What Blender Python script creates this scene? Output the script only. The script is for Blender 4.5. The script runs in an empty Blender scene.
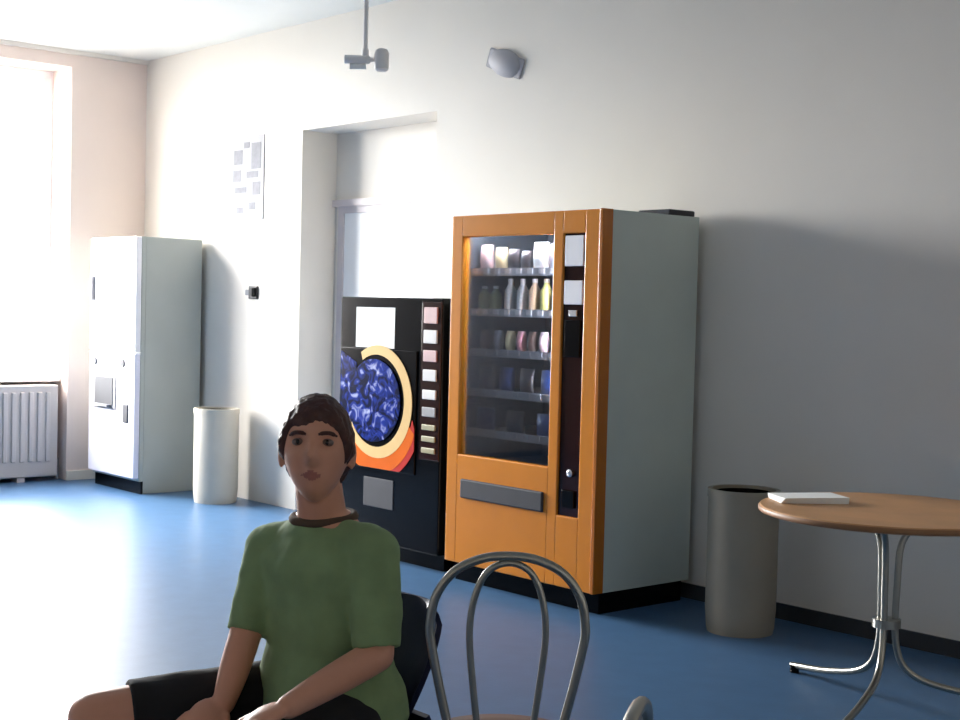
import bpy, bmesh, math, random
from mathutils import Vector, Matrix, noise
random.seed(4)
S = bpy.context.scene
COL = S.collection
PI = math.pi

# ---------------------------------------------------------------- materials
def lin(c):
    return tuple(((v/255)/12.92 if v/255 <= .04045 else (((v/255)+.055)/1.055)**2.4) for v in c) + (1,)

def mat(name, rgb, rough=.5, metal=0, var=.06, scale=6, bump=0, bscale=40, emit=None, estr=0, coat=0, spec=.5, trans=0):
    m = bpy.data.materials.new(name); m.use_nodes = True
    nt = m.node_tree; b = nt.nodes['Principled BSDF']
    b.inputs['Roughness'].default_value = rough; b.inputs['Metallic'].default_value = metal
    b.inputs['Specular IOR Level'].default_value = spec
    b.inputs['Coat Weight'].default_value = coat
    b.inputs['Transmission Weight'].default_value = trans
    tc = nt.nodes.new('ShaderNodeTexCoord')
    n = nt.nodes.new('ShaderNodeTexNoise'); n.inputs['Scale'].default_value = scale; n.inputs['Detail'].default_value = 5
    nt.links.new(tc.outputs['Object'], n.inputs['Vector'])
    r = nt.nodes.new('ShaderNodeValToRGB')
    c = lin(rgb)
    r.color_ramp.elements[0].position = .3; r.color_ramp.elements[1].position = .7
    r.color_ramp.elements[0].color = tuple(max(0, v*(1-var)) for v in c[:3])+(1,)
    r.color_ramp.elements[1].color = tuple(min(1, v*(1+var)) for v in c[:3])+(1,)
    nt.links.new(n.outputs['Fac'], r.inputs['Fac']); nt.links.new(r.outputs['Color'], b.inputs['Base Color'])
    if bump:
        n2 = nt.nodes.new('ShaderNodeTexNoise'); n2.inputs['Scale'].default_value = bscale
        nt.links.new(tc.outputs['Object'], n2.inputs['Vector'])
        bp = nt.nodes.new('ShaderNodeBump'); bp.inputs['Strength'].default_value = bump; bp.inputs['Distance'].default_value = .01
        nt.links.new(n2.outputs['Fac'], bp.inputs['Height']); nt.links.new(bp.outputs['Normal'], b.inputs['Normal'])
    if emit:
        b.inputs['Emission Color'].default_value = lin(emit); b.inputs['Emission Strength'].default_value = estr
    return m

def glass_mat(name, tint=(255,255,255), refl=.08, rough=.02):
    m = bpy.data.materials.new(name); m.use_nodes = True
    nt = m.node_tree; nt.nodes.clear()
    o = nt.nodes.new('ShaderNodeOutputMaterial'); mx = nt.nodes.new('ShaderNodeMixShader')
    t = nt.nodes.new('ShaderNodeBsdfTransparent'); g = nt.nodes.new('ShaderNodeBsdfGlossy')
    t.inputs['Color'].default_value = lin(tint); g.inputs['Roughness'].default_value = rough
    lw = nt.nodes.new('ShaderNodeLayerWeight'); lw.inputs['Blend'].default_value = .25
    ma = nt.nodes.new('ShaderNodeMath'); ma.operation = 'MULTIPLY_ADD'; ma.inputs[1].default_value = .55; ma.inputs[2].default_value = refl
    nt.links.new(lw.outputs['Fresnel'], ma.inputs[0]); nt.links.new(ma.outputs[0], mx.inputs['Fac'])
    nt.links.new(t.outputs[0], mx.inputs[1]); nt.links.new(g.outputs[0], mx.inputs[2]); nt.links.new(mx.outputs[0], o.inputs['Surface'])
    return m

M = dict(
    wall=mat('wall_paint', (229,223,214), .75, var=.02, scale=2, bump=.05, bscale=120),
    ceil=mat('ceiling_paint', (232,232,228), .85, var=.02, scale=2),
    warmwall=mat('warm_wall_paint', (232,215,206), .75, var=.02, scale=2),
    doorwhite=mat('door_white', (246,246,246), .4, var=.01),
    doorframe=mat('door_frame_paint', (205,196,198), .5, var=.02),
    floor=mat('blue_vinyl', (70,105,142), .35, spec=.45, var=.07, scale=9, bump=.03, bscale=60),
    shade_strip=mat('shade_strip_dark', (52,54,58), .5),
    winframe=mat('window_frame_white', (240,240,240), .4, var=.01),
    sill=mat('sill_stone', (225,222,220), .5),
    radiator=mat('radiator_enamel', (186,180,176), .5, var=.02),
    white=mat('machine_white', (240,238,242), .35, var=.015),
    lilac=mat('panel_lilac_white', (226,224,238), .35, var=.02),
    grey=mat('machine_side_grey', (196,205,197), .5, var=.04, scale=3),
    lgrey=mat('cabinet_side_grey', (172,176,170), .5, var=.04, scale=3),
    dgrey=mat('dark_grey_plastic', (70,70,74), .7, spec=.2),
    mid=mat('mid_grey_plastic', (128,128,132), .45),
    black=mat('black_plastic', (9,9,11), .16, var=.1, spec=.12),
    orange=mat('orange_enamel', (216,132,36), .24, var=.05, scale=4),
    orange_edge=mat('orange_edge_trim', (186,106,28), .25, var=.05),
    inside=mat('machine_interior', (64,70,76), .6, var=.1),
    shelf=mat('wire_shelf_steel', (165,168,172), .4, .3),
    red_dark=mat('dark_maroon_strip', (40,14,11), .16, spec=.3),
    bin=mat('beige_bin_enamel', (205,196,180), .5, var=.04, bump=.05),
    bin2=mat('grey_brown_bin_enamel', (160,150,132), .55, var=.05, bump=.05),
    binlid=mat('bin_rim_dark', (34,36,36), .5),
    wood=mat('table_wood', (196,146,98), .45, var=.12, scale=5),
    woodedge=mat('table_wood_edge', (150,104,66), .5),
    chrome=mat('chrome_tube', (190,192,196), .25, .95, var=.03),
    steel=mat('dark_steel_tube', (160,158,150), .28, .9, var=.05),
    seat=mat('brown_seat', (92,58,44), .5, var=.12),
    navy=mat('navy_plastic', (20,24,54), .5, var=.05, spec=.3),
    paper=mat('paper_white', (244,244,240), .8, var=.01),
    skin=mat('skin', (212,152,124), .5, var=.05, scale=10),
    lip=mat('lip', (176,110,96), .5),
    hair=mat('brown_hair', (70,36,28), .55, var=.3, scale=30, bump=.6, bscale=60),
    shirt=mat('green_shirt', (130,153,108), .9, var=.10, scale=14, bump=.35, bscale=14),
    collar=mat('brown_collar', (84,66,52), .9, var=.08),
    shorts=mat('black_shorts', (24,23,26), .9, var=.1, bump=.3, bscale=14),
    shoe=mat('grey_shoe', (90,90,94), .7), sole=mat('shoe_sole_white', (220,220,216), .6),
    eyewhite=mat('eye_white', (120,98,88), .4), iris=mat('iris_brown', (22,15,13), .25),
    switchb=mat('switch_dark', (46,44,48), .4),
    notice=mat('notice_grey', (160,159,162), .8, var=.02),
    print=mat('notice_print_grey', (124,124,130), .8, var=.1, scale=30),
    lampw=mat('lamp_white', (250,248,245), .4), lampg=mat('lamp_grey', (240,234,230), .45),
    oval=mat('shadow_oval_grey', (176,174,180), .6),
    cream=mat('cream_print', (222,186,130), .2, spec=.2, emit=(240,212,160), estr=.10),
    oprint=mat('orange_print', (212,100,34), .2, spec=.2, emit=(226,110,40), estr=.12),
    rprint=mat('red_print', (186,60,54), .2, spec=.2, emit=(196,66,60), estr=.1),
    tube=mat('fluorescent_tube', (255,255,255), .4, emit=(235,240,255), estr=110),
    tile_pink=mat('pink_button', (190,150,150), .4), tile_white=mat('white_button', (208,206,204), .4), tile_olive=mat('olive_button', (150,142,104), .4),
    glass=glass_mat('showcase_glass', (226,232,238), .05, .04),
    wglass=glass_mat('window_glass', (250,252,255), .02, .01),
)
# blue disc print: white splashes over deep blue
def splash_mat():
    m = mat('blue_splash_print', (40,62,150), .16, spec=.2)
    nt = m.node_tree; b = nt.nodes['Principled BSDF']
    tc = nt.nodes.new('ShaderNodeTexCoord'); n = nt.nodes.new('ShaderNodeTexNoise')
    n.inputs['Scale'].default_value = 13; n.inputs['Detail'].default_value = 2; n.inputs['Distortion'].default_value = 1.2
    nt.links.new(tc.outputs['Object'], n.inputs['Vector'])
    r = nt.nodes.new('ShaderNodeValToRGB'); e = r.color_ramp.elements
    e[0].position = .42; e[0].color = lin((18,24,50)); e[1].position = .78; e[1].color = lin((205,212,235))
    k = r.color_ramp.elements.new(.56); k.color = lin((34,54,140))
    nt.links.new(n.outputs['Fac'], r.inputs['Fac'])
    nt.links.new(r.outputs['Color'], b.inputs['Base Color']); nt.links.new(r.outputs['Color'], b.inputs['Emission Color'])
    b.inputs['Emission Strength'].default_value = .10
    return m
M['splash'] = splash_mat()

# ---------------------------------------------------------------- mesh helpers
def BM(): return bmesh.new()
def box(bm, x0, x1, y0, y1, z0, z1, bev=0):
    r = bmesh.ops.create_cube(bm, size=1)
    vs = r['verts']
    for v in vs:
        v.co = Vector(((x0+x1)/2+v.co.x*(x1-x0), (y0+y1)/2+v.co.y*(y1-y0), (z0+z1)/2+v.co.z*(z1-z0)))
    if bev:
        es = list({e for v in vs for e in v.link_edges})
        bmesh.ops.bevel(bm, geom=es, offset=bev, segments=2, affect='EDGES', profile=.5)
    return bm
def lathe(bm, prof, c=(0,0,0), seg=40, cap=True):
    rings = []
    for r, z in prof:
        rings.append([bm.verts.new((c[0]+r*math.cos(2*PI*i/seg), c[1]+r*math.sin(2*PI*i/seg), c[2]+z)) for i in range(seg)])
    for a, b in zip(rings, rings[1:]):
        for i in range(seg):
            bm.faces.new((a[i], a[(i+1)%seg], b[(i+1)%seg], b[i]))
    if cap:
        bm.faces.new(rings[0][::-1]); bm.faces.new(rings[-1])
    return bm
def tube(bm, pts, r, seg=10, closed=False):
    pts = [Vector(p) for p in pts]; n = len(pts)
    rad = r if isinstance(r, (list, tuple)) else [r]*n
    rings = []; prev = None
    for i, p in enumerate(pts):
        if closed: t = (pts[(i+1)%n]-pts[i-1]).normalized()
        else: t = (pts[min(i+1,n-1)]-pts[max(i-1,0)]).normalized()
        if prev is None:
            u = t.orthogonal().normalized()
        else:
            u = (prev - t*prev.dot(t)).normalized()
        prev = u; w = t.cross(u)
        rings.append([bm.verts.new(p+(u*math.cos(2*PI*k/seg)+w*math.sin(2*PI*k/seg))*rad[i]) for k in range(seg)])
    rng = range(n if closed else n-1)
    for i in rng:
        a, b = rings[i], rings[(i+1)%n]
        for k in range(seg):
            bm.faces.new((a[k], a[(k+1)%seg], b[(k+1)%seg], b[k]))
    if not closed:
        bm.faces.new(rings[0][::-1]); bm.faces.new(rings[-1])
    return bm
def prism_y(bm, poly, y0, y1):
    """polygon in x,z extruded along y"""
    a = [bm.verts.new((x, y0, z)) for x, z in poly]; b = [bm.verts.new((x, y1, z)) for x, z in poly]
    n = len(poly)
    bm.faces.new(a); bm.faces.new(b[::-1])
    for i in range(n): bm.faces.new((a[i], b[i], b[(i+1)%n], a[(i+1)%n]))
    return bm
def spline(pts, n=8):
    pts = [Vector(p) for p in pts]; out = []
    P = [pts[0]*2-pts[1]]+pts+[pts[-1]*2-pts[-2]]
    for i in range(1, len(P)-2):
        p0, p1, p2, p3 = P[i-1:i+3]
        for k in range(n):
            t = k/n
            out.append(.5*((2*p1)+(p2-p0)*t+(2*p0-5*p1+4*p2-p3)*t*t+(3*p1-p0-3*p2+p3)*t**3))
    out.append(pts[-1]); return out

def obj(name, bm, m, parent=None, smooth=False, loc=None):
    bmesh.ops.recalc_face_normals(bm, faces=bm.faces[:])
    me = bpy.data.meshes.new(name); bm.to_mesh(me); bm.free()
    if m: me.materials.append(m)
    if smooth:
        for p in me.polygons: p.use_smooth = True
        me.set_sharp_from_angle(angle=math.radians(40))
    o = bpy.data.objects.new(name, me); COL.objects.link(o)
    if parent: o.parent = parent
    if loc: o.location = loc
    return o
def tag(o, label, cat, group=None):
    o['label'] = label; o['category'] = cat
    if group: o['group'] = group
    return o
def thing(name, label, cat, loc=(0,0,0), rz=0, group=None):
    o = bpy.data.objects.new(name, None); COL.objects.link(o); o.empty_display_size = .1
    o.location = loc; o.rotation_euler = (0,0,rz)
    return tag(o, label, cat, group)
def struct(name, bm, m, parent=None):
    o = obj(name, bm, m, parent)
    if not parent: o['kind'] = 'structure'
    return o
def fuse(bm, voxel=.005, smooth=4):
    """union of overlapping closed pieces -> one continuous surface"""
    bmesh.ops.recalc_face_normals(bm, faces=bm.faces[:])
    me = bpy.data.meshes.new('tmp'); bm.to_mesh(me); bm.free()
    o = bpy.data.objects.new('tmp', me); COL.objects.link(o)
    r = o.modifiers.new('r', 'REMESH'); r.mode = 'VOXEL'; r.voxel_size = voxel
    s = o.modifiers.new('s', 'SMOOTH'); s.iterations = smooth; s.factor = .5
    bpy.context.view_layer.update()
    dg = bpy.context.evaluated_depsgraph_get()
    me2 = bpy.data.meshes.new_from_object(o.evaluated_get(dg))
    bpy.data.objects.remove(o); bpy.data.meshes.remove(me)
    out = bmesh.new(); out.from_mesh(me2); bpy.data.meshes.remove(me2)
    return out

# ---------------------------------------------------------------- room
XL, XR, YB, H = -5.413, 6.4, -7.6, 3.224
AX0, AX1, AD, AZ = -3.23, -1.822, .28, 2.52        # alcove in the back wall
T = .3
struct('floor', box(BM(), XL-.45, XR+T, YB-T, .7, -.1, 0), M['floor'])
struct('ceiling', box(BM(), XL-.45, XR+T, YB-T, .7, H, H+.1), M['ceil'])
bm = BM()
box(bm, XL-.45, AX0, 0, .7, 0, H); box(bm, AX1, XR+T, 0, .7, 0, H)
box(bm, AX0, AX1, 0, .7, AZ, H); box(bm, AX0, AX1, AD, .7, 2.05, AZ)
box(bm, AX0, AX0+.05, AD, .7, 0, 2.05); box(bm, AX0+1.27, AX1, AD, .7, 0, 2.05)
struct('wall_back', bm, M['wall'])
struct('wall_right', box(BM(), XR, XR+T, YB, 0, 0, H), M['wall'])
struct('wall_front', box(BM(), XL, XR, YB-T, YB, 0, H), M['wall'])
# window wall: two full-height niches with parapet, window above
W1 = (-3.05, -.615)
bm = BM()
box(bm, XL-.45, XL, W1[1], 0, 0, H); box(bm, XL-.45, XL, YB, W1[0], 0, H)
for a, b in (W1,):
    box(bm, XL-.45, XL, a, b, 3.1, H)
    box(bm, XL-.45, XL-.3, a, b, 0, .74)
struct('wall_left', bm, M['warmwall'])
for i, (a, b) in enumerate((W1,)):
    x0, x1 = XL-.40, XL-.33
    bm = BM(); z0, z1 = .74, 3.1; f = .07
    box(bm, x0, x1, a, a+f, z0, z1); box(bm, x0, x1, b-f, b, z0, z1)
    box(bm, x0, x1, a+f, b-f, z0, z0+f); box(bm, x0, x1, a+f, b-f, z1-f, z1)
    mids = [a+(b-a)*k/2 for k in (1,)]
    for y in mids: box(bm, x0, x1, y-.04, y+.04, z0+f, z1-f)
    w = struct('window_%d' % (i+1), bm, M['winframe']); w['kind'] = 'structure'
    obj('pane', box(BM(), x0+.03, x0+.036, a+f, b-f, z0+f, z1-f), M['wglass'], w)
    obj('window_sill', box(BM(), XL-.33, XL-.12, a, b, .74, .775, .006), M['sill'], w)
# door in the alcove
bm = BM()
box(bm, AX0+.05, AX0+.11, AD-.015, AD+.1, 0, 2.05); box(bm, AX0+1.21, AX0+1.27, AD-.015, AD+.1, 0, 2.05); box(bm, AX0+.11, AX0+1.21, AD-.015, AD+.1, 1.985, 2.05)
box(bm, AX0+.0, AX1, AD-.03, AD, 2.03, 2.075)
d = struct('door_1', bm, M['doorframe'])
obj('door_leaf', box(BM(), AX0+.11, AX0+1.21, AD-.005, AD+.055, .01, 1.985, .003), M['doorwhite'], d)
bm = BM(); box(bm, AX0+1.12, AX0+1.145, AD-.05, AD-.005, 1.03, 1.055); box(bm, AX0+1.03, AX0+1.145, AD-.055, AD-.035, 1.03, 1.05, .004)
obj('door_handle', bm, M['chrome'], d)
# wall-coloured skirting at left; dark back strip stands in for floor-line shade
struct('shade_strip_back', box(BM(), AX1, XR, -.014, 0, 0, .07), M['shade_strip'])
struct('baseboard_left', box(BM(), XL, XL+.014, W1[1], 0, 0, .07), M['wall'])
struct('trim_1', box(BM(), XL, XL+.03, YB, 0, H-.03, H), M['wall'])

# radiator in the window niche
r = thing('radiator', 'light grey ribbed radiator under the bright window at far left', 'radiator', (XL-.06, W1[1]-.09, 0))
bm = BM(); box(bm, -.12, .04, -1.75, .03, .035, .72, .01); obj('panel', bm, M['radiator'], r)
bm = BM()
for k in range(26): box(bm, .035, .055, -1.72+k*.066, -1.72+k*.066+.036, .15, .67, .008)
obj('fin', bm, M['radiator'], r)
for y in (-.25, -1.5): obj('foot', box(BM(), -.1, .03, y-.03, y+.03, 0, .04), M['radiator'], r)
obj('valve', tube(BM(), [(-.03,0,.16),(-.03,.06,.16),(-.03,.06,.0)], .012), M['chrome'], r)

# ---------------------------------------------------------------- white machine, far left
w, dep, h = .717, .495, 1.82
r = thing('vending_machine', 'tall white drinks machine with grey side in the left corner by the window', 'vending machine', (-5.143, -.545, 0))
bm = BM(); box(bm, 0, w, .05, dep, .0, h, .004); box(bm, 0, w, .02, .05, .09, h); obj('cabinet', bm, M['lgrey'], r)
obj('kick_plate', box(BM(), .0, w, .035, .052, 0, .09), M['black'], r)
obj('upper_door', box(BM(), 0, w, -.025, .02, 1.005, h, .008), M['white'], r)
ld = obj('lower_door', box(BM(), 0, w, -.025, .02, .11, .995, .008), M['lilac'], r)
bm = BM(); box(bm, .08, .44, -.032, -.02, .58, .84, .004); nf = obj('niche_frame', bm, M['mid'], ld)
obj('niche', box(BM(), .12, .40, -.036, -.028, .61, .81), M['dgrey'], nf)
obj('cup_stand', box(BM(), .14, .38, -.07, -.03, .60, .615), M['mid'], ld)
obj('coin_slot', box(BM(), .56, .63, -.034, -.02, .50, .63, .004), M['dgrey'], ld)
obj('button', lathe(BM(), [(.028,0),(.028,.012)], (0,0,0), 16), M['dgrey'], ld).matrix_local = Matrix.Translation((.10,-.022,.92)) @ Matrix.Rotation(PI/2,4,'X')
obj('button', lathe(BM(), [(.028,0),(.028,.012)], (0,0,0), 16), M['dgrey'], ld).matrix_local = Matrix.Translation((.54,-.022,.92)) @ Matrix.Rotation(PI/2,4,'X')
obj('door_handle', box(BM(), .05, .075, -.05, -.025, 1.36, 1.54, .004), M['mid'], r)

# ---------------------------------------------------------------- waste bins
def bin_(label, loc, rad, h, mk='bin'):
    r = thing('waste_bin', label, 'bin', loc, 0, 'round beige waste bins')
    obj('body', lathe(BM(), [(rad*.93,0),(rad*.96,.02),(rad,.1),(rad,h-.03),(rad-.012,h-.03),(rad-.012,.05)], seg=48), M[mk], r, True)
    bm = BM(); lathe(bm, [(rad+.004,h-.035),(rad+.004,h),(rad-.014,h),(rad-.014,h-.035),(rad+.004,h-.035)], seg=48, cap=False)
    obj('rim', bm, M[mk], r, True)
    bm = BM(); lathe(bm, [(rad-.02,h-.25),(rad-.016,h-.015),(rad-.03,h-.012),(rad-.05,h-.25)], seg=48)
    obj('bin_liner', bm, M['black'], r, True)
bin_('cream round waste bin standing beside the white machine at the left', (-3.84,-.25,0), .152, .645)
bin_('grey-beige round waste bin between the orange machine and the table', (.80,-.36,0), .152, .62, 'bin2')

# ---------------------------------------------------------------- black drinks machine
MX, MY = -1.842, -.62; w, dep, h = .90, .58, 1.42
r = thing('drinks_machine', 'black hot drinks machine with blue swirl picture left of the orange machine', 'vending machine', (MX, MY, 0))
bm = BM(); box(bm, 0, w, .03, dep, .08, h, .006); obj('cabinet', bm, M['black'], r)
obj('kick_plate', box(BM(), .03, w-.03, .05, dep-.02, 0, .08), M['black'], r)
fd = obj('front_door', box(BM(), .0, w, -.02, .03, .09, h, .008), M['black'], r)
gp = obj('picture_panel', box(BM(), .02, .70, -.028, -.018, .49, 1.14, .003), M['black'], fd)
cx, cz = .36, .86
def disc(cx, cz, rx, rz, n=64): return [(cx+rx*math.cos(2*PI*k/n), cz+rz*math.sin(2*PI*k/n)) for k in range(n)]
def ringsec(cx, cz, a0, a1, ri, ro, n=40, dx=0, dz=0):
    o_ = [(cx+dx+ro*math.cos(a0+(a1-a0)*k/n), cz+dz+ro*math.sin(a0+(a1-a0)*k/n)) for k in range(n+1)]
    i_ = [(cx+ri*math.cos(a0+(a1-a0)*k/n), cz+ri*math.sin(a0+(a1-a0)*k/n)) for k in range(n+1)]
    return o_, i_
def crescent(a0, a1, ri, ro, y, dx=0, dz=0, n=40):
    bm = BM(); o_, i_ = ringsec(cx, cz, a0, a1, ri, ro, n, dx, dz)
    o_ = [(min(max(x,.022),.698), max(z,.495)) for x, z in o_]; i_ = [(min(max(x,.022),.698), max(z,.495)) for x, z in i_]
    for k in range(n):
        q = [o_[k], o_[k+1], i_[k+1], i_[k]]
        fr = [bm.verts.new((x, y, z)) for x, z in q]; bk = [bm.verts.new((x, y+.003, z)) for x, z in q]
        bm.faces.new(fr); bm.faces.new(bk[::-1])
        for j in range(4): bm.faces.new((fr[j], bk[j], bk[(j+1)%4], fr[(j+1)%4]))
    bmesh.ops.remove_doubles(bm, verts=bm.verts[:], dist=1e-5)
    return bm
obj('blue_wash', prism_y(BM(), [(.024,.60),(.16,.58),(.2,.8),(.17,1.06),(.024,1.12)], -.031, -.027), M['splash'], gp)
obj('blue_disc', prism_y(BM(), disc(cx-.02, cz, .235, .225), -.036, -.031), M['splash'], gp)
obj('cream_ring', crescent(-2.6, 2.1, .25, .305, -.0345, .012, -.005), M['cream'], gp)
obj('orange_band', crescent(-2.7, -.35, .285, .365, -.0335, .0, -.03), M['oprint'], gp)
obj('red_band', crescent(-1.25, -.25, .33, .40, -.0325, .0, -.03), M['rprint'], gp)
obj('notice_sheet', box(BM(), .15, .50, -.0225, -.0195, 1.145, 1.365), M['paper'], fd)
sp = obj('selection_strip', box(BM(), .735, .895, -.026, -.018, .58, 1.40, .003), M['red_dark'], fd)
for k, (z, mm, hh) in enumerate([(1.33,'tile_pink',.085),(1.22,'tile_white',.07),(1.12,'tile_pink',.06),(1.02,'tile_white',.06),(.92,'tile_white',.05),(.83,'mid',.05),(.75,'tile_olive',.03),(.69,'tile_olive',.03),(.63,'tile_olive',.03)]):
    obj('selection_label', box(BM(), .76, .87, -.034, -.024, z-hh/2, z+hh/2, .004), M[mm], sp)
obj('cup_hatch', box(BM(), .25, .52, -.024, -.015, .28, .44, .004), M['dgrey'], fd)

# ---------------------------------------------------------------- orange snack machine
OX, OY = -.815, -.698; w, dep, h = 1.05, .651, 1.83
r = thing('snack_machine', 'tall orange snack vending machine with glass front and grey sides', 'vending machine', (OX, OY, 0))
# cabinet shell (open to the showcase)
bm = BM()
box(bm, 0, .05, .05, dep, .10, h); box(bm, .765, w, .05, dep, .10, h); box(bm, .05, .765, dep-.04, dep, .10, h)
box(bm, .05, .765, .05, dep-.04, h-.05, h); box(bm, .05, .765, .05, dep-.04, .10, .60)
obj('cabinet', bm, M['grey'], r)
obj('plinth', box(BM(), .02, w-.02, .06, dep-.03, 0, .10), M['black'], r)
bm = BM()  # door frame, showcase opening x .085-.735, z .645-1.725 ; service strip x .80-.94, z .43-1.72
box(bm, 0, .085, 0, .05, .10, h, .006); box(bm, .735, .80, 0, .05, .10, h, .006); box(bm, .94, w, 0, .05, .10, h, .006)
box(bm, .08, .74, 0, .05, 1.725, h, .006); box(bm, .795, .945, 0, .05, 1.725, h, .006)
box(bm, .08, .74, 0, .05, .10, .645, .006); box(bm, .795, .945, 0, .05, .10, .43, .006)
obj('door', bm, M['orange'], r)
obj('edge_trim', box(BM(), w-.018, w+.004, -.004, .062, .10, h+.002, .003), M['orange_edge'], r)
gl = obj('glass_pane', box(BM(), .085, .735, .018, .024, .645, 1.725), M['glass'], r)
bm = BM(); box(bm, .05, .055, .05, dep-.04, .60, h-.05); box(bm, .76, .765, .05, dep-.04, .60, h-.05); box(bm, .055, .76, dep-.045, dep-.04, .60, h-.05); box(bm, .055, .76, .05, dep-.045, .60, .605)
obj('interior_lining', bm, M['inside'], r)
obj('light_tube', tube(BM(), [(.10,.07,1.75),(.72,.07,1.75)], .012), M['tube'], r, True)
obj('light_tube', tube(BM(), [(.750,.058,.95),(.750,.058,1.71)], .008), M['tube'], r, True)  # added tube, hidden behind the frame post, to brighten the shelved goods
SZ = [1.565, 1.365, 1.165, .965, .765]
for z in SZ:
    bm = BM(); box(bm, .06, .755, .09, dep-.06, z-.014, z)
    box(bm, .06, .755, .079, .09, z-.03, z+.008)
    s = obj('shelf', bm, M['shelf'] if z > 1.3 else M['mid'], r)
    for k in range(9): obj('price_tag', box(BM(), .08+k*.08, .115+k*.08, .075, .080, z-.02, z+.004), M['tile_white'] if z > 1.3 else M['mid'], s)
bm = BM(); box(bm, .12, .715, -.012, .03, .43, .525, .008); obj('delivery_flap', bm, M['dgrey'], r)
ss = obj('service_strip', box(BM(), .80, .94, .012, .03, .43, 1.725), M['red_dark'], r)
obj('price_display', box(BM(), .81, .93, .002, .013, 1.575, 1.715, .004), M['white'], ss)
obj('instruction_plate', box(BM(), .81, .93, .002, .013, 1.40, 1.51, .004), M['white'], ss)
obj('keypad', box(BM(), .82, .92, .002, .013, 1.16, 1.33, .004), M['black'], ss)
obj('coin_slot', box(BM(), .845, .895, .002, .013, 1.345, 1.375, .003), M['chrome'], ss)
lk = obj('lock', lathe(BM(), [(.018,0),(.018,.012),(.010,.014)], seg=18), M['chrome'], ss); lk.matrix_local = Matrix.Translation((.88,.012,.63)) @ Matrix.Rotation(PI/2,4,'X')
obj('coin_return', box(BM(), .83, .91, .0, .013, .47, .55, .004), M['black'], ss)
obj('rear_vent', box(BM(), .84, w-.01, dep-.2, dep-.02, h, h+.028, .006), M['dgrey'], r)

# goods inside: each its own thing
def bag(name, label, x, z, wd, ht, m, group, y=.125):
    bm = BM(); n = 10
    rings = []
    for k in range(n+1):
        t = k/n; th = .028*math.sin(PI*min(max(t,.04),.96))**.5; zz = ht*t
        wf = wd/2*(1-.06*math.sin(PI*t))
        rings.append([bm.verts.new((wf*math.copysign(abs(math.cos(a))**.7, math.cos(a)), th*math.sin(a), zz)) for a in [2*PI*i/16 for i in range(16)]])
    for a, b in zip(rings, rings[1:]):
        for i in range(16): bm.faces.new((a[i], a[(i+1)%16], b[(i+1)%16], b[i]))
    bm.faces.new(rings[0][::-1]); bm.faces.new(rings[-1])
    o = obj(name, bm, m, None, True, (OX+x-.03, OY+y, z+.001)); tag(o, label, 'snack bag', group)
def bottle(label, x, z, ht, rad, m, capm, group):
    t = thing('drink_bottle', label, 'bottle', (OX+x-.035, OY+.125, z+.001), 0, group)
    obj('body', lathe(BM(), [(rad*.9,0),(rad,.008),(rad,ht*.62),(rad*.45,ht*.82),(rad*.4,ht*.9)], seg=20), m, t, True)
    obj('cap', lathe(BM(), [(rad*.46,ht*.88),(rad*.46,ht)], seg=16), capm, t, True)
C_ = dict(
    white=mat('pack_white', (240,238,232), .45), pink=mat('pack_pink_white', (232,206,206), .45), dark=mat('pack_dark', (48,44,46), .4), cream=mat('pack_cream', (235,220,170), .45),
    grey=mat('pack_grey', (150,150,158), .4), green=mat('pack_green', (128,140,84), .45), yellow=mat('pack_yellow', (222,222,130), .45), peach=mat('pack_peach', (240,205,165), .45), brown=mat('pack_brown', (104,78,66), .5), rose=mat('pack_rose', (205,150,158), .45), blue=mat('pack_blue', (40,60,110), .4))
g = 'snack bags on the top shelf of the orange machine'
for nm, x, wd, ht, c, lab in [
    ('snack_bag',.16,.085,.125,'pink','pale pink snack bag at the left end of the top snack shelf'),
    ('snack_bag',.27,.08,.11,'cream','cream snack bag second from left on the top snack shelf'),
    ('snack_bag',.365,.085,.10,'dark','dark snack bag in the middle of the top snack shelf'),
    ('snack_bag',.455,.075,.09,'dark','black snack bag right of middle on the top snack shelf'),
    ('snack_bag',.555,.10,.13,'white','bright white snack bag toward the right of the top snack shelf'),
    ('snack_bag',.66,.085,.12,'grey','grey snack bag at the right end of the top snack shelf')]:
    bag(nm, lab, x, SZ[0], wd, ht, C_[c], g)
g = 'drink bottles on the second shelf of the orange machine'
for x, ht, c, lab in [
    (.15,.12,'green','short green drink bottle at the left end of the second shelf'),
    (.235,.12,'green','short green bottle second from left on the second shelf'),
    (.345,.155,'white','white bottle third from left on the second shelf'),
    (.435,.155,'white','white bottle beside the peach bottle on the second shelf'),
    (.52,.155,'peach','peach coloured bottle right of middle on the second shelf'),
    (.60,.155,'yellow','yellow-green bottle second from right on the second shelf'),
    (.685,.155,'pink','pale pink bottle at the right end of the second shelf')]:
    bottle(lab, x, SZ[1], ht, .03, C_[c], C_['white'], g)
g = 'snack bars on the third shelf of the orange machine'
for x, c, lab in [
    (.16,'brown','brown snack bar at the left end of the third shelf'),
    (.26,'grey','grey snack bar second from left on the third shelf'),
    (.35,'cream','cream snack bar third from left on the third shelf'),
    (.43,'rose','rose pink snack bar in the middle of the third shelf'),
    (.51,'brown','brown snack bar between two pink bars on the third shelf'),
    (.59,'pink','pale pink snack bar second from right on the third shelf'),
    (.68,'grey','grey snack bar at the right end of the third shelf')]:
    bag('snack_bar', lab, x, SZ[2], .05, .10, C_[c], g)
g = 'dark packets on the lower shelves of the orange machine'
for x, c, lab in [(.18,'dark','black packet at the left of the fourth shelf'), (.33,'blue','dark blue packet left of middle on the fourth shelf'), (.48,'dark','black packet right of middle on the fourth shelf'), (.63,'blue','dark blue packet at the right of the fourth shelf')]:
    bag('snack_packet', lab, x, SZ[3], .10, .12, C_[c], g)
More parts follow.
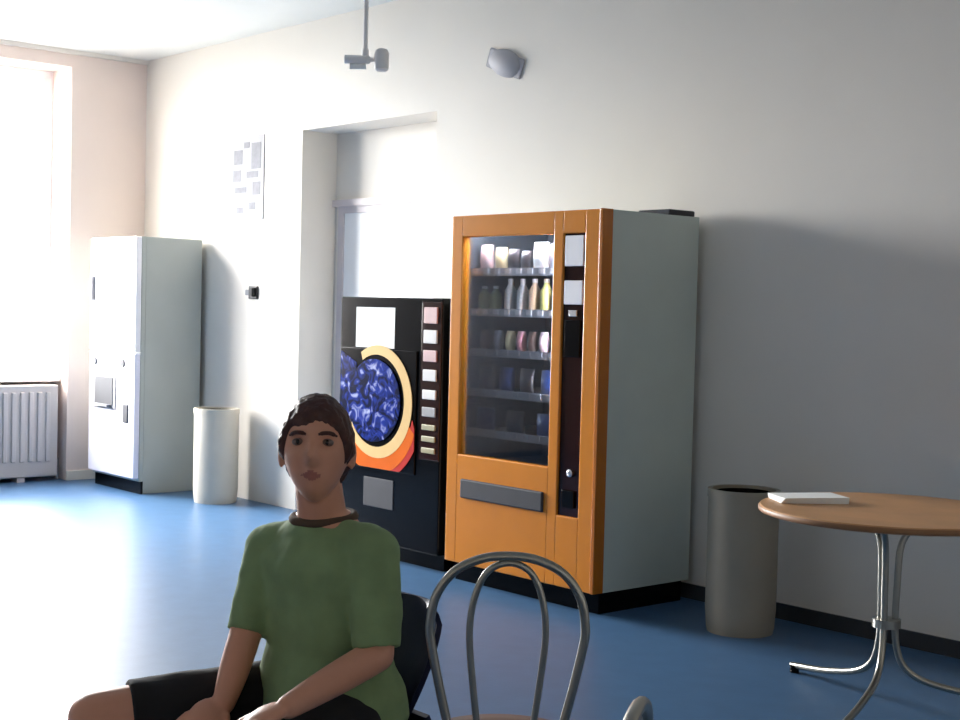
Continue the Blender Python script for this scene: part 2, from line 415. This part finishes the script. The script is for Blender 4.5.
for x, c, lab in [(.18,'blue','dark blue packet at the left of the lowest shelf'), (.40,'dark','black packet in the middle of the lowest shelf'), (.62,'blue','dark blue packet at the right of the lowest shelf')]:
    bag('snack_packet', lab, x, SZ[4], .13, .11, C_[c], g)

# ---------------------------------------------------------------- things on the wall and ceiling
r = thing('wall_notice', 'faint grey printed notice sheet high on the wall left of the alcove', 'notice', (-3.91, 0, 2.24))
obj('sheet', box(BM(), -.22, .22, -.006, 0, -.29, .29), M['notice'], r)
bm = BM()
for (x0, x1, z0, z1) in [(-.17,-.06,.10,.20),(-.04,.03,.21,.25),(.06,.18,.06,.24),(-.18,-.08,-.02,.06),(.0,.15,.0,.045),(.08,.18,-.12,-.03),(-.15,.0,-.10,-.06),(-.12,-.04,-.24,-.20),(.04,.12,-.22,-.17)]:
    obj('printed_block', box(BM(), x0, x1, -.0075, -.006, z0, z1), M['print'], r)

r = thing('light_switch', 'small dark switch on the white wall above the cream bin', 'switch', (-3.79, 0, 1.445))
obj('plate', box(BM(), -.055, .055, -.016, 0, -.045, .045, .006), M['switchb'], r)
obj('rocker', box(BM(), .005, .045, -.028, -.014, -.03, .03, .004), M['black'], r)
obj('side_plug', box(BM(), -.10, -.05, -.014, 0, -.02, .02, .004), M['mid'], r)
# pendant spot lamp: z of the head 2.59
PX, PY = -1.076, -1.069
r = thing('pendant_lamp', 'small pale twin spot lamp hanging on a thin rod from the ceiling', 'lamp', (PX, PY, 2.59))
obj('rod', tube(BM(), [(0,0,.04),(0,0,H-2.59-.02)], .012), M['lampg'], r, True)
obj('ceiling_rose', lathe(BM(), [(.05,H-2.59-.03),(.06,H-2.59)], seg=24), M['lampw'], r, True)
dR = Vector((.654,.756,0))
bm = BM(); tube(bm, [(0,0,.05),(0,0,.015)], .018, 14); tube(bm, [dR*.02, dR*.05+Vector((0,0,.002))], .012, 14); obj('bracket', bm, M['lampg'], r, True)
obj('lamp_bar', tube(BM(), [dR*-.105, dR*-.10, dR*.02, dR*.025], [.015,.021,.021,.015], 18), M['lampg'], r, True)
obj('tube_bulb', tube(BM(), [dR*-.075+Vector((0,0,-.034)), dR*.005+Vector((0,0,-.034))], .014, 14), M['lampw'], r, True)
bm = BM(); lathe(bm, [(.024,-.055),(.036,-.045),(.038,.03),(.03,.05),(.012,.058)], (dR.x*.082, dR.y*.082, 0), 24); obj('spot_head', bm, M['lampg'], r, True)
# grey oval solid in place of the pendant lamp's shadow on the wall
r = thing('shadow_oval', 'pale grey oval standing in for a lamp shadow high on the wall above the orange machine', 'shadow', (-1.225, 0, 2.73))
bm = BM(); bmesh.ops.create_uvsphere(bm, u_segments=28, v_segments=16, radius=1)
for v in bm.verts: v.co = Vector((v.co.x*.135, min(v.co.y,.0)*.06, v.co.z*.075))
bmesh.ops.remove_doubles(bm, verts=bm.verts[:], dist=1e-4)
o = obj('oval_dome', bm, M['oval'], r, True); o.rotation_euler = (0, .35, 0)
bm = BM(); box(bm, -.15, .15, -.012, 0, -.055, .055, .01); o = obj('oval_plate', bm, M['oval'], r); o.rotation_euler = (0, .35, 0)

# ---------------------------------------------------------------- round table
TX, TY, TH, TR = 1.85, -.865, .70, .455
r = thing('round_table', 'round wood topped table with tubular pedestal at the right wall', 'table', (TX, TY, 0))
bm = BM(); lathe(bm, [(TR-.012,TH-.026),(TR,TH-.02),(TR,TH-.004),(TR-.004,TH)], seg=72); obj('tabletop', bm, M['wood'], r, True)
bm = BM(); lathe(bm, [(TR+.001,TH-.022),(TR+.004,TH-.018),(TR+.004,TH-.008),(TR+.001,TH-.004)], seg=72, cap=False); obj('edge_band', bm, M['woodedge'], r, True)
obj('mounting_plate', lathe(BM(), [(.10,TH-.04),(.12,TH-.026)], seg=32), M['steel'], r, True)
for a in (2.9, 2.9+2*PI/3, 2.9+4*PI/3):
    u = Vector((math.cos(a), math.sin(a), 0))
    pts = spline([u*.10+Vector((0,0,TH-.04)), u*.045+Vector((0,0,TH-.12)), u*.034+Vector((0,0,.45)), u*.036+Vector((0,0,.22)), u*.10+Vector((0,0,.11)), u*.28+Vector((0,0,.055)), u*.50+Vector((0,0,.025))])
    lg = obj('leg', tube(BM(), pts, .0125), M['steel'], r, True)
    obj('foot_glide', tube(BM(), [u*.485+Vector((0,0,.0)), u*.485+Vector((0,0,.028))], .018), M['black'], lg, True)
bm = BM(); lathe(bm, [(.05,.28),(.05,.31)], seg=20); obj('clamp_ring', bm, M['steel'], r, True)
# papers on the table
bm = BM(); z = 0
for k in range(5):
    a = (k-2)*.03
    r4 = [Matrix.Rotation(a,3,'Z') @ Vector((x, y, 0)) for x, y in ((-.075,-.125),(.075,-.125),(.075,.125),(-.075,.125))]
    lo = [bm.verts.new(v+Vector((0,0,z))) for v in r4]; hi = [bm.verts.new(v+Vector((0,0,z+.004))) for v in r4]
    bm.faces.new(lo[::-1]); bm.faces.new(hi)
    for j in range(4): bm.faces.new((lo[j], lo[(j+1)%4], hi[(j+1)%4], hi[j]))
    z += .0042
o = obj('paper_stack', bm, M['paper'], None, False, (1.565,-.955,TH+.0005)); o.rotation_euler = (0,0,-.55)
tag(o, 'small stack of white papers on the left of the round wooden table', 'papers')

# ---------------------------------------------------------------- bistro chairs
def bistro(label, loc, rz, zs=.47, ht=.895, group='tube framed bistro chairs'):
    """back plane at y=0 (x lateral), seat extends to +y"""
    r = thing('bistro_chair', label, 'chair', loc, rz, group)
    k = (ht-zs)
    def hoop(pts): return spline([(x, -lean*(z-zs), z) for x, z in pts], 10)
    lean = .10
    outer = [(-.092,zs-.02),(-.098,zs+.03),(-.128,zs+.16),(-.146,zs+.25),(-.149,zs+.29),(-.138,zs+.345),(-.105,zs+.392),(-.055,zs+.418),(0,zs+.425)]
    outer += [(-x,z) for x, z in outer[:-1][::-1]]
    inner = [(-.044,zs-.02),(-.047,zs+.03),(-.063,zs+.16),(-.073,zs+.27),(-.064,zs+.345),(-.040,zs+.395),(0,zs+.412)]
    inner += [(-x,z) for x, z in inner[:-1][::-1]]
    obj('back_hoop', tube(BM(), hoop(outer), .009), M['steel'], r, True)
    obj('inner_hoop', tube(BM(), hoop(inner), .0068), M['steel'], r, True)
    sy = .185
    obj('seat', lathe(BM(), [(.165,zs-.022),(.182,zs-.014),(.184,zs-.004),(.172,zs+.006),(.12,zs+.01)], (0,sy,0), 48), M['seat'], r, True)
    obj('seat_ring', tube(BM(), [(.178*math.cos(2*PI*i/40), sy+.178*math.sin(2*PI*i/40), zs-.028) for i in range(40)], .009, closed=True), M['steel'], r, True)
    for a in (-2.3,-.84,.84,2.3):
        u = Vector((math.cos(a), math.sin(a), 0)); c = Vector((0,sy,0))
        lg = obj('leg', tube(BM(), spline([c+u*.15+Vector((0,0,zs-.03)), c+u*.175+Vector((0,0,zs-.09)), c+u*.215+Vector((0,0,.012))]), .0105), M['steel'], r, True)
        obj('foot_cap', tube(BM(), [c+u*.215, c+u*.214+Vector((0,0,.03))], .014), M['black'], lg, True)
    obj('leg_ring', tube(BM(), [(.168*math.cos(2*PI*i/40), sy+.168*math.sin(2*PI*i/40), .22) for i in range(40)], .007, closed=True), M['steel'], r, True)
bistro('bistro chair with tall double hoop back in front of the orange machine', (2.637,-3.395,0), .857, .475, .90)
bistro('bistro chair whose hoop just shows at the bottom edge right of the other chair', (3.478,-4.004,0), .857+1.30)

# ---------------------------------------------------------------- the person's navy chair
NX, NY = 2.085, -3.258
r = thing('plastic_chair', 'navy blue plastic shell chair the person in green sits on', 'chair', (NX, NY, 0))
def sheet(fn, nu, nv, th):
    bm = BM(); g1 = [[Vector(fn(i/nu, j/nv)) for j in range(nv+1)] for i in range(nu+1)]
    N = []
    for i in range(nu+1):
        row = []
        for j in range(nv+1):
            du = g1[min(i+1,nu)][j]-g1[max(i-1,0)][j]; dv = g1[i][min(j+1,nv)]-g1[i][max(j-1,0)]
            row.append(du.cross(dv).normalized())
        N.append(row)
    A = [[bm.verts.new(g1[i][j]+N[i][j]*th/2) for j in range(nv+1)] for i in range(nu+1)]
    B = [[bm.verts.new(g1[i][j]-N[i][j]*th/2) for j in range(nv+1)] for i in range(nu+1)]
    for i in range(nu):
        for j in range(nv):
            bm.faces.new((A[i][j],A[i+1][j],A[i+1][j+1],A[i][j+1])); bm.faces.new((B[i][j],B[i][j+1],B[i+1][j+1],B[i+1][j]))
    for i in range(nu):
        bm.faces.new((A[i][0],B[i][0],B[i+1][0],A[i+1][0])); bm.faces.new((A[i][nv],A[i+1][nv],B[i+1][nv],B[i][nv]))
    for j in range(nv):
        bm.faces.new((A[0][j],A[0][j+1],B[0][j+1],B[0][j])); bm.faces.new((A[nu][j],B[nu][j],B[nu][j+1],A[nu][j+1]))
    return bm
def back_fn(u, v):
    z = .43+.268*v; s = 2*u-1
    hw = .092+.066*math.sin(min(1,v*1.15)*PI/2) - (.05*max(0,(v-.86)/.14)**2)
    return (s*hw, .055*v+.02-.05*s*s, z)
def seat_fn(u, v):
    s = 2*u-1; y = .02-.44*v
    return (s*(.16+.04*math.sin(PI*min(1,v+.15))), y, .386+.012*s*s-.02*max(0,v-.85)/.15+.03*max(0,.12-v)/.12)
obj('backrest', sheet(back_fn, 24, 16, .012), M['navy'], r, True)
obj('seat', sheet(seat_fn, 24, 20, .014), M['navy'], r, True)
obj('spine', sheet(lambda u, v: ((2*u-1)*.12, .02+.012*math.sin(PI*v), (.375+.075*v)), 10, 6, .012), M['navy'], r, True)
for sx in (-1,1):
    for yy, fy in ((-.02,.06),(-.34,-.40)):
        obj('leg', tube(BM(), [(sx*.15,yy,.378),(sx*.16,yy+(fy-yy)*.2,.33),(sx*.20,fy,.0)], .011), M['chrome'], r, True)
    
# ---------------------------------------------------------------- the person
PO = Vector((2.081,-3.424,0))
person = thing('person', 'seated person in green t-shirt and black shorts facing the camera', 'person', tuple(PO))
J = dict(head=(2.123,-3.497,1.056), neck=(2.084,-3.444,.905), sR=(1.925,-3.482,.825), sL=(2.250,-3.434,.858), eR=(1.970,-3.575,.628), hR=(2.022,-3.655,.508),
         eL=(2.300,-3.455,.640), hL=(2.298,-3.672,.566), pel=(2.081,-3.414,.495), hipR=(1.985,-3.432,.485), kR=(1.845,-3.868,.470), hipL=(2.183,-3.443,.482), kL=(2.290,-3.850,.440))
J = {k: Vector(v)-PO for k, v in J.items()}
J['aR'] = J['kR']+Vector((.03,.06,-.40)); J['aR'].z = .085
J['aL'] = J['kL']+Vector((.02,.02,-.36)); J['aL'].z = .085
def ball(bm, c, rad, sc=(1,1,1), rot=None, sub=3):
    q = bmesh.ops.create_icosphere(bm, subdivisions=sub, radius=1)['verts']
    for v in q:
        p = Vector((v.co.x*rad*sc[0], v.co.y*rad*sc[1], v.co.z*rad*sc[2]))
        if rot: p = rot @ p
        v.co = p+Vector(c)
def limb(bm, a, b, ra, rb, bulge=0, n=10, seg=20):
    a, b = Vector(a), Vector(b)
    pts = [a+(b-a)*k/n for k in range(n+1)]
    rad = [ra+(rb-ra)*k/n+bulge*math.sin(PI*k/n) for k in range(n+1)]
    tube(bm, pts, rad, seg); ball(bm, a, ra*.995); ball(bm, b, rb*.995)
def loft(bm, rings, seg=32):
    R_ = []
    for (c, a, b, ex) in rings:
        R_.append([bm.verts.new((c[0]+a*math.copysign(abs(math.cos(t))**ex, math.cos(t)), c[1]+b*math.copysign(abs(math.sin(t))**ex, math.sin(t)), c[2])) for t in [2*PI*i/seg for i in range(seg)]])
    for p, q in zip(R_, R_[1:]):
        for i in range(seg): bm.faces.new((p[i], p[(i+1)%seg], q[(i+1)%seg], q[i]))
    bm.faces.new(R_[0][::-1]); bm.faces.new(R_[-1])
def torso_rings(e=0):
    p, n = J['pel'], J['neck']
    def at(t, dy=0): return (p.x+(n.x-p.x)*t, p.y+(n.y-p.y)*t+dy, p.z+(n.z-p.z)*t)
    return [((p.x,p.y,p.z-.075), .125+e, .10+e, .8), ((p.x,p.y,p.z-.03), .160+e, .125+e, .85), (at(.08), .160+e, .122+e, .85), (at(.3,-.008), .148+e, .105+e, .85),
            (at(.55,-.008), .158+e, .102+e, .85), (at(.75,-.004), .168+e, .100+e, .85), (at(.88), .150+e, .085+e, .9), (at(.97), .095+e, .066+e, 1), (at(1.03), .060+e, .055+e, 1)]
def hand(bm, wrist, dirv, palmn, thumb_side, curl=.5):
    d = Vector(dirv).normalized(); nrm = Vector(palmn); nrm = (nrm-d*nrm.dot(d)).normalized(); s = d.cross(nrm)*thumb_side
    rot = Matrix((s, d, nrm)).transposed()
    ball(bm, Vector(wrist)+d*.045, .04, (.95,1.15,.42), rot)
    for k, (off, ln) in enumerate([(.028,.068),(.009,.076),(-.010,.070),(-.028,.055)]):
        p = Vector(wrist)+d*.075+s*off; ang = curl*.3; q = d
        for j, f in enumerate((.45,.32,.23)):
            q = (d*math.cos(ang)+nrm*math.sin(ang)); e_ = p+q*ln*f
            limb(bm, p, e_, .0092-.0007*j, .0088-.0008*j, n=2, seg=10); p = e_; ang += curl*.6
    p = Vector(wrist)+d*.02+s*.028; q1 = (d*.6+s*.7+nrm*.15).normalized(); e1 = p+q1*.035; e2 = e1+(d*.9+s*.25+nrm*.3).normalized()*.028
    limb(bm, p, e1, .0125, .0105, n=2, seg=10); limb(bm, e1, e2, .0102, .0085, n=2, seg=10)
# head: deformed ellipsoid with features; local frame: -y front, z up
CAM = Vector((4.649,-5.225,1.369))
fdir = CAM-(J['head']+PO); fdir.z = 0; fdir.normalize()
yaw = math.atan2(fdir.x, -fdir.y)
HR = Matrix.Rotation(yaw-.12, 3, 'Z') @ Matrix.Rotation(-.16, 3, 'X')
def gauss(x, z, cx, cz, sx, sz): return math.exp(-((x-cx)/sx)**2-((z-cz)/sz)**2)
def head_shape(p):
    """p on unit sphere -> head-space point (metres)"""
    x, y, z = p
    hx, hy, hz = .071, .092, .112
    X, Y, Z = x*hx, y*hy, z*hz
    if z < 0:                                  # jaw narrows to the chin
        k = -z; X *= 1-.30*k**1.5; Y = Y*(1-.12*k) - .012*k
        if y > 0: Y *= 1-.25*k
    if y < 0:
        f = min(1, -y*1.3)
        d = 0
        d += .030*gauss(X,Z,0,-.020,.012,.020)+.013*gauss(X,Z,0,.008,.010,.026)    # nose
        d += .006*gauss(X,Z,.011,-.026,.007,.008)+.006*gauss(X,Z,-.011,-.026,.007,.008)
        d -= .012*gauss(X,Z,.031,.014,.016,.011)+.012*gauss(X,Z,-.031,.014,.016,.011)  # sockets
        d += .006*gauss(X,Z,.028,.034,.026,.008)+.006*gauss(X,Z,-.028,.034,.026,.008)  # brow
        d += .005*gauss(X,Z,.040,-.012,.018,.016)+.005*gauss(X,Z,-.040,-.012,.018,.016) # cheekbone
        d += .008*gauss(X,Z,0,-.052,.020,.006)+.008*gauss(X,Z,0,-.064,.017,.006)     # lips
        d -= .004*gauss(X,Z,0,-.058,.022,.003)
        d += .010*gauss(X,Z,0,-.092,.022,.014)                                        # chin
        Y -= d*f
    return Vector((X, Y, Z))
def head_bm(bm):
    q = bmesh.ops.create_icosphere(bm, subdivisions=6, radius=1)['verts']
    for v in q: v.co = HR @ head_shape(v.co.normalized()) + J['head']
    for s in (-1,1):
        ball(bm, J['head']+HR@Vector((s*.077,.012,-.008)), .03, (.28,.62,1.0), HR)
        ball(bm, J['head']+HR@Vector((s*.076,.006,-.028)), .012, (.5,.8,1), HR)
VOX = .0045
bm = BM(); br = torso_rings(-.012)
loft(bm, br[:6]+[(br[6][0], .11, .066, .9)]+torso_rings()[7:])
head_bm(bm)
nk = J['neck']
limb(bm, nk-Vector((0,0,.05)), J['head']+HR@Vector((0,.018,-.045)), .056, .050)
for s in ('R','L'):
    sh, el, ha, hp, kn, an = (J[k+s] for k in ('s','e','h','hip','k','a'))
    limb(bm, sh+Vector((0,0,-.012)), el, .042, .036, .003); limb(bm, el, ha, .036, .025, .003)
    limb(bm, hp, kn, .078, .056, .004); limb(bm, kn, an, .053, .034, .008)
    limb(bm, sh.lerp(nk, .15)+Vector((0,0,-.015)), nk+Vector((0,0,-.075)), .034, .03)
    ft = an+Vector((0,-.15,-.045)); limb(bm, an+Vector((0,.02,-.04)), ft, .036, .03); limb(bm, an, an+Vector((0,.01,-.045)), .034, .036)
hand(bm, J['hR'], (J['hR']-J['eR'])+Vector((-.05,-.06,.05)), (-.6,.3,-.7), 1, .5)
hand(bm, J['hL'], (J['hL']-J['eL'])+Vector((-.05,0,.01)), (0,-.2,-1), -1, .45)
body = fuse(bm, VOX, 3)
bo = obj('body', body, M['skin'], person, True)
me = bo.data; me.materials.append(M['lip'])
HI = HR.inverted()
for p in me.polygons:
    q = HI @ (p.center-J['head'])
    if q.y < -.05 and abs(q.x) < .023*(1-abs(q.z+.058)/.012): p.material_index = 1
# eyes, brows
for s in (-1,1):
    c = J['head']+HR@Vector((s*.031,-.0735,.012))
    bm = BM(); ball(bm, (0,0,0), .0115, (1.15,1,.75)); e = obj('eye', bm, M['eyewhite'], person, True); e.matrix_local = Matrix.Translation(c) @ HR.to_4x4()
    bm = BM(); ball(bm, (0,-.0072,0), .0062, (1,.8,1), None, 2); obj('iris', bm, M['iris'], e, True)
    pts = [J['head']+HR@Vector((s*x, y, z)) for x, y, z in ((.013,-.0895,.028),(.026,-.0885,.031),(.038,-.0815,.031),(.050,-.070,.026))]
    obj('eyebrow', tube(BM(), spline(pts,4), [.003]*2+[.0045]*9+[.0025]*2, 8), M['hair'], person, True)
# hair: cap over the skull with fringe and sideburns
def hair_piece():
    bm = BM(); q = bmesh.ops.create_icosphere(bm, subdivisions=6, radius=1)['verts']
    kill = []
    for v in q:
        p = v.co.normalized(); h_ = head_shape(p)
        front = max(0, -p.y)
        edge = .050 if p.y < -.45 else (-.055 if p.y < .2 else -.095)
        t = (p.y+.75)/.5; t = min(1, max(0, t)); t = t*t*(3-2*t)
        t2 = min(1, max(0, (p.y-.0)/.5)); t2 = t2*t2*(3-2*t2)
        edge = .049+(-.030-.049)*t+(-.055)*t2 + .006*math.sin(p.x*6+.6)+.003*math.sin(p.x*31+p.y*23)
        k = min(1, max(0, (h_.z-edge)/.02))
        th = .011*k+.004*k*noise.noise(p*9)+.004*k*noise.noise(Vector((p.x*22,p.y*22,p.z*5)))
        if k <= 0: th = -.012
        d = Vector((p.x*1.0, p.y*1.0, p.z*.7)).normalized()
        v.co = HR @ (h_ + d*th) + J['head']
    return bm
obj('hair', fuse(hair_piece(), .004, 1), M['hair'], person, True)
# t-shirt
tr = torso_rings(.013); bm = BM(); loft(bm, [(tr[0][0], .155, .125, .8), (tr[1][0], .185, .150, .85), (tr[2][0], .182, .146, .85)]+[(tr[3][0], .150, .114, .85)]+tr[4:6]+[(tr[6][0], .135, .090, .9), (tr[7][0], .092, .072, 1), ((J['neck'].x,J['neck'].y,J['neck'].z-.008), .072, .066, 1)])
for s in ('R','L'):
    sh, el = J['s'+s], J['e'+s]
    ball(bm, sh+Vector((0,0,-.012)), .056); limb(bm, sh+Vector((0,0,-.012)), sh.lerp(el,.62), .055, .050); tube(bm, [sh.lerp(el,.5), sh.lerp(el,.94)], [.047,.043] if s == 'R' else [.054,.052], 24)
    limb(bm, sh.lerp(nk,.12)+Vector((0,0,-.012)), nk+Vector((0,0,-.045)), .054, .05)
tb = fuse(bm, .006, 5)
for v in tb.verts:   # soft folds
    p = v.co; v.co += v.normal*(.006*noise.noise(Vector((p.x*14,p.y*14,p.z*6)))+.003*noise.noise(p*30))
obj('tshirt', tb, M['shirt'], person, True)
bm = BM(); tube(bm, [(nk.x+.070*math.cos(t), nk.y-.004+.065*math.sin(t), nk.z-.003+.006*math.sin(t)) for t in [2*PI*i/40 for i in range(40)]], .0105, 10, True)
obj('collar', bm, M['collar'], person, True)
# shorts
bm = BM(); rr = torso_rings(.016)
p = J['pel']; loft(bm, [((p.x,p.y,p.z-.084), .125, .10, .8), (rr[1][0], .168, .132, .85), ((p.x,p.y-.003,p.z+.06), .150, .115, .85)])
for s in ('R','L'):
    hp, kn = J['hip'+s], J['k'+s]
    ball(bm, hp, .088); tube(bm, [hp, hp.lerp(kn,.5), hp.lerp(kn,.84)], [.086,.078,.073], 24)
sb = fuse(bm, .006, 3)
for v in sb.verts: v.co += v.normal*.004*noise.noise(v.co*18)
obj('shorts', sb, M['shorts'], person, True)
for s in ('R','L'):
    an = J['a'+s]; bm = BM()
    limb(bm, Vector((an.x,an.y+.03,.05)), Vector((an.x,an.y-.16,.042)), .044, .036); limb(bm, an+Vector((0,.005,-.005)), Vector((an.x,an.y+.01,.05)), .045, .046)
    sh = fuse(bm, .006, 3)
    for v in sh.verts: v.co.z = max(v.co.z, .012)
    so = obj('shoe', sh, M['shoe'], person, True)
    bm = BM(); loft(bm, [((an.x,an.y-.065,0), .042, .142, .85), ((an.x,an.y-.065,.018), .043, .143, .85)]); obj('sole', bm, M['sole'], so, True)

# ---------------------------------------------------------------- light
W = bpy.data.worlds.new('sky'); S.world = W; W.use_nodes = True
bg = W.node_tree.nodes['Background']; bg.inputs['Strength'].default_value = 42
nt = W.node_tree; tc = nt.nodes.new('ShaderNodeTexCoord'); sx = nt.nodes.new('ShaderNodeSeparateXYZ'); rp = nt.nodes.new('ShaderNodeValToRGB')
mp = nt.nodes.new('ShaderNodeMath'); mp.operation = 'MULTIPLY_ADD'; mp.inputs[1].default_value = .5; mp.inputs[2].default_value = .5
nt.links.new(tc.outputs['Generated'], sx.inputs[0]); nt.links.new(sx.outputs['Z'], mp.inputs[0]); nt.links.new(mp.outputs[0], rp.inputs['Fac']); nt.links.new(rp.outputs['Color'], bg.inputs['Color'])
e = rp.color_ramp.elements   # overcast sky over darker pale ground
e[0].position = .47; e[0].color = (.16,.155,.14,1); e[1].position = .53; e[1].color = (1,.965,.905,1)
for i, (a, b) in enumerate((W1,)):   # portals: only guide the sampling of the sky through the openings
    L = bpy.data.lights.new('sky_portal', 'AREA'); L.shape = 'RECTANGLE'; L.size = b-a; L.size_y = 2.36; L.cycles.is_portal = True
    o = bpy.data.objects.new('sky_portal', L); COL.objects.link(o)
    o.location = (XL-.44, (a+b)/2, 1.92); o.rotation_euler = (0, -PI/2, 0); 
    o.rotation_euler = Vector((1,0,0)).to_track_quat('-Z','Y').to_euler()

# ---------------------------------------------------------------- camera
cy, cp, cr, f = -.857, .036, .025, 1412.342
F = Vector((math.sin(cy)*math.cos(cp), math.cos(cy)*math.cos(cp), -math.sin(cp)))
R0 = Vector((math.cos(cy), -math.sin(cy), 0)); U0 = R0.cross(F)
R1 = R0*math.cos(cr)+U0*math.sin(cr); U1 = -R0*math.sin(cr)+U0*math.cos(cr)
cam = bpy.data.cameras.new('camera'); cam.sensor_width = 36; cam.lens = f*36/960; cam.clip_start = .05
co = bpy.data.objects.new('camera', cam); COL.objects.link(co)
mw = Matrix((R1, U1, -F)).transposed().to_4x4(); mw.translation = CAM; co.matrix_world = mw
S.camera = co
S.view_settings.view_transform = 'Standard'; S.view_settings.look = 'None'
S.view_settings.exposure = .88; S.view_settings.gamma = 1; S.view_settings.use_curve_mapping = False
S.cycles.max_bounces = 10; S.cycles.diffuse_bounces = 6; S.cycles.transparent_max_bounces = 16
S.cycles.use_denoising = True; S.cycles.sample_clamp_indirect = 8
S.cycles.caustics_reflective = False; S.cycles.caustics_refractive = False
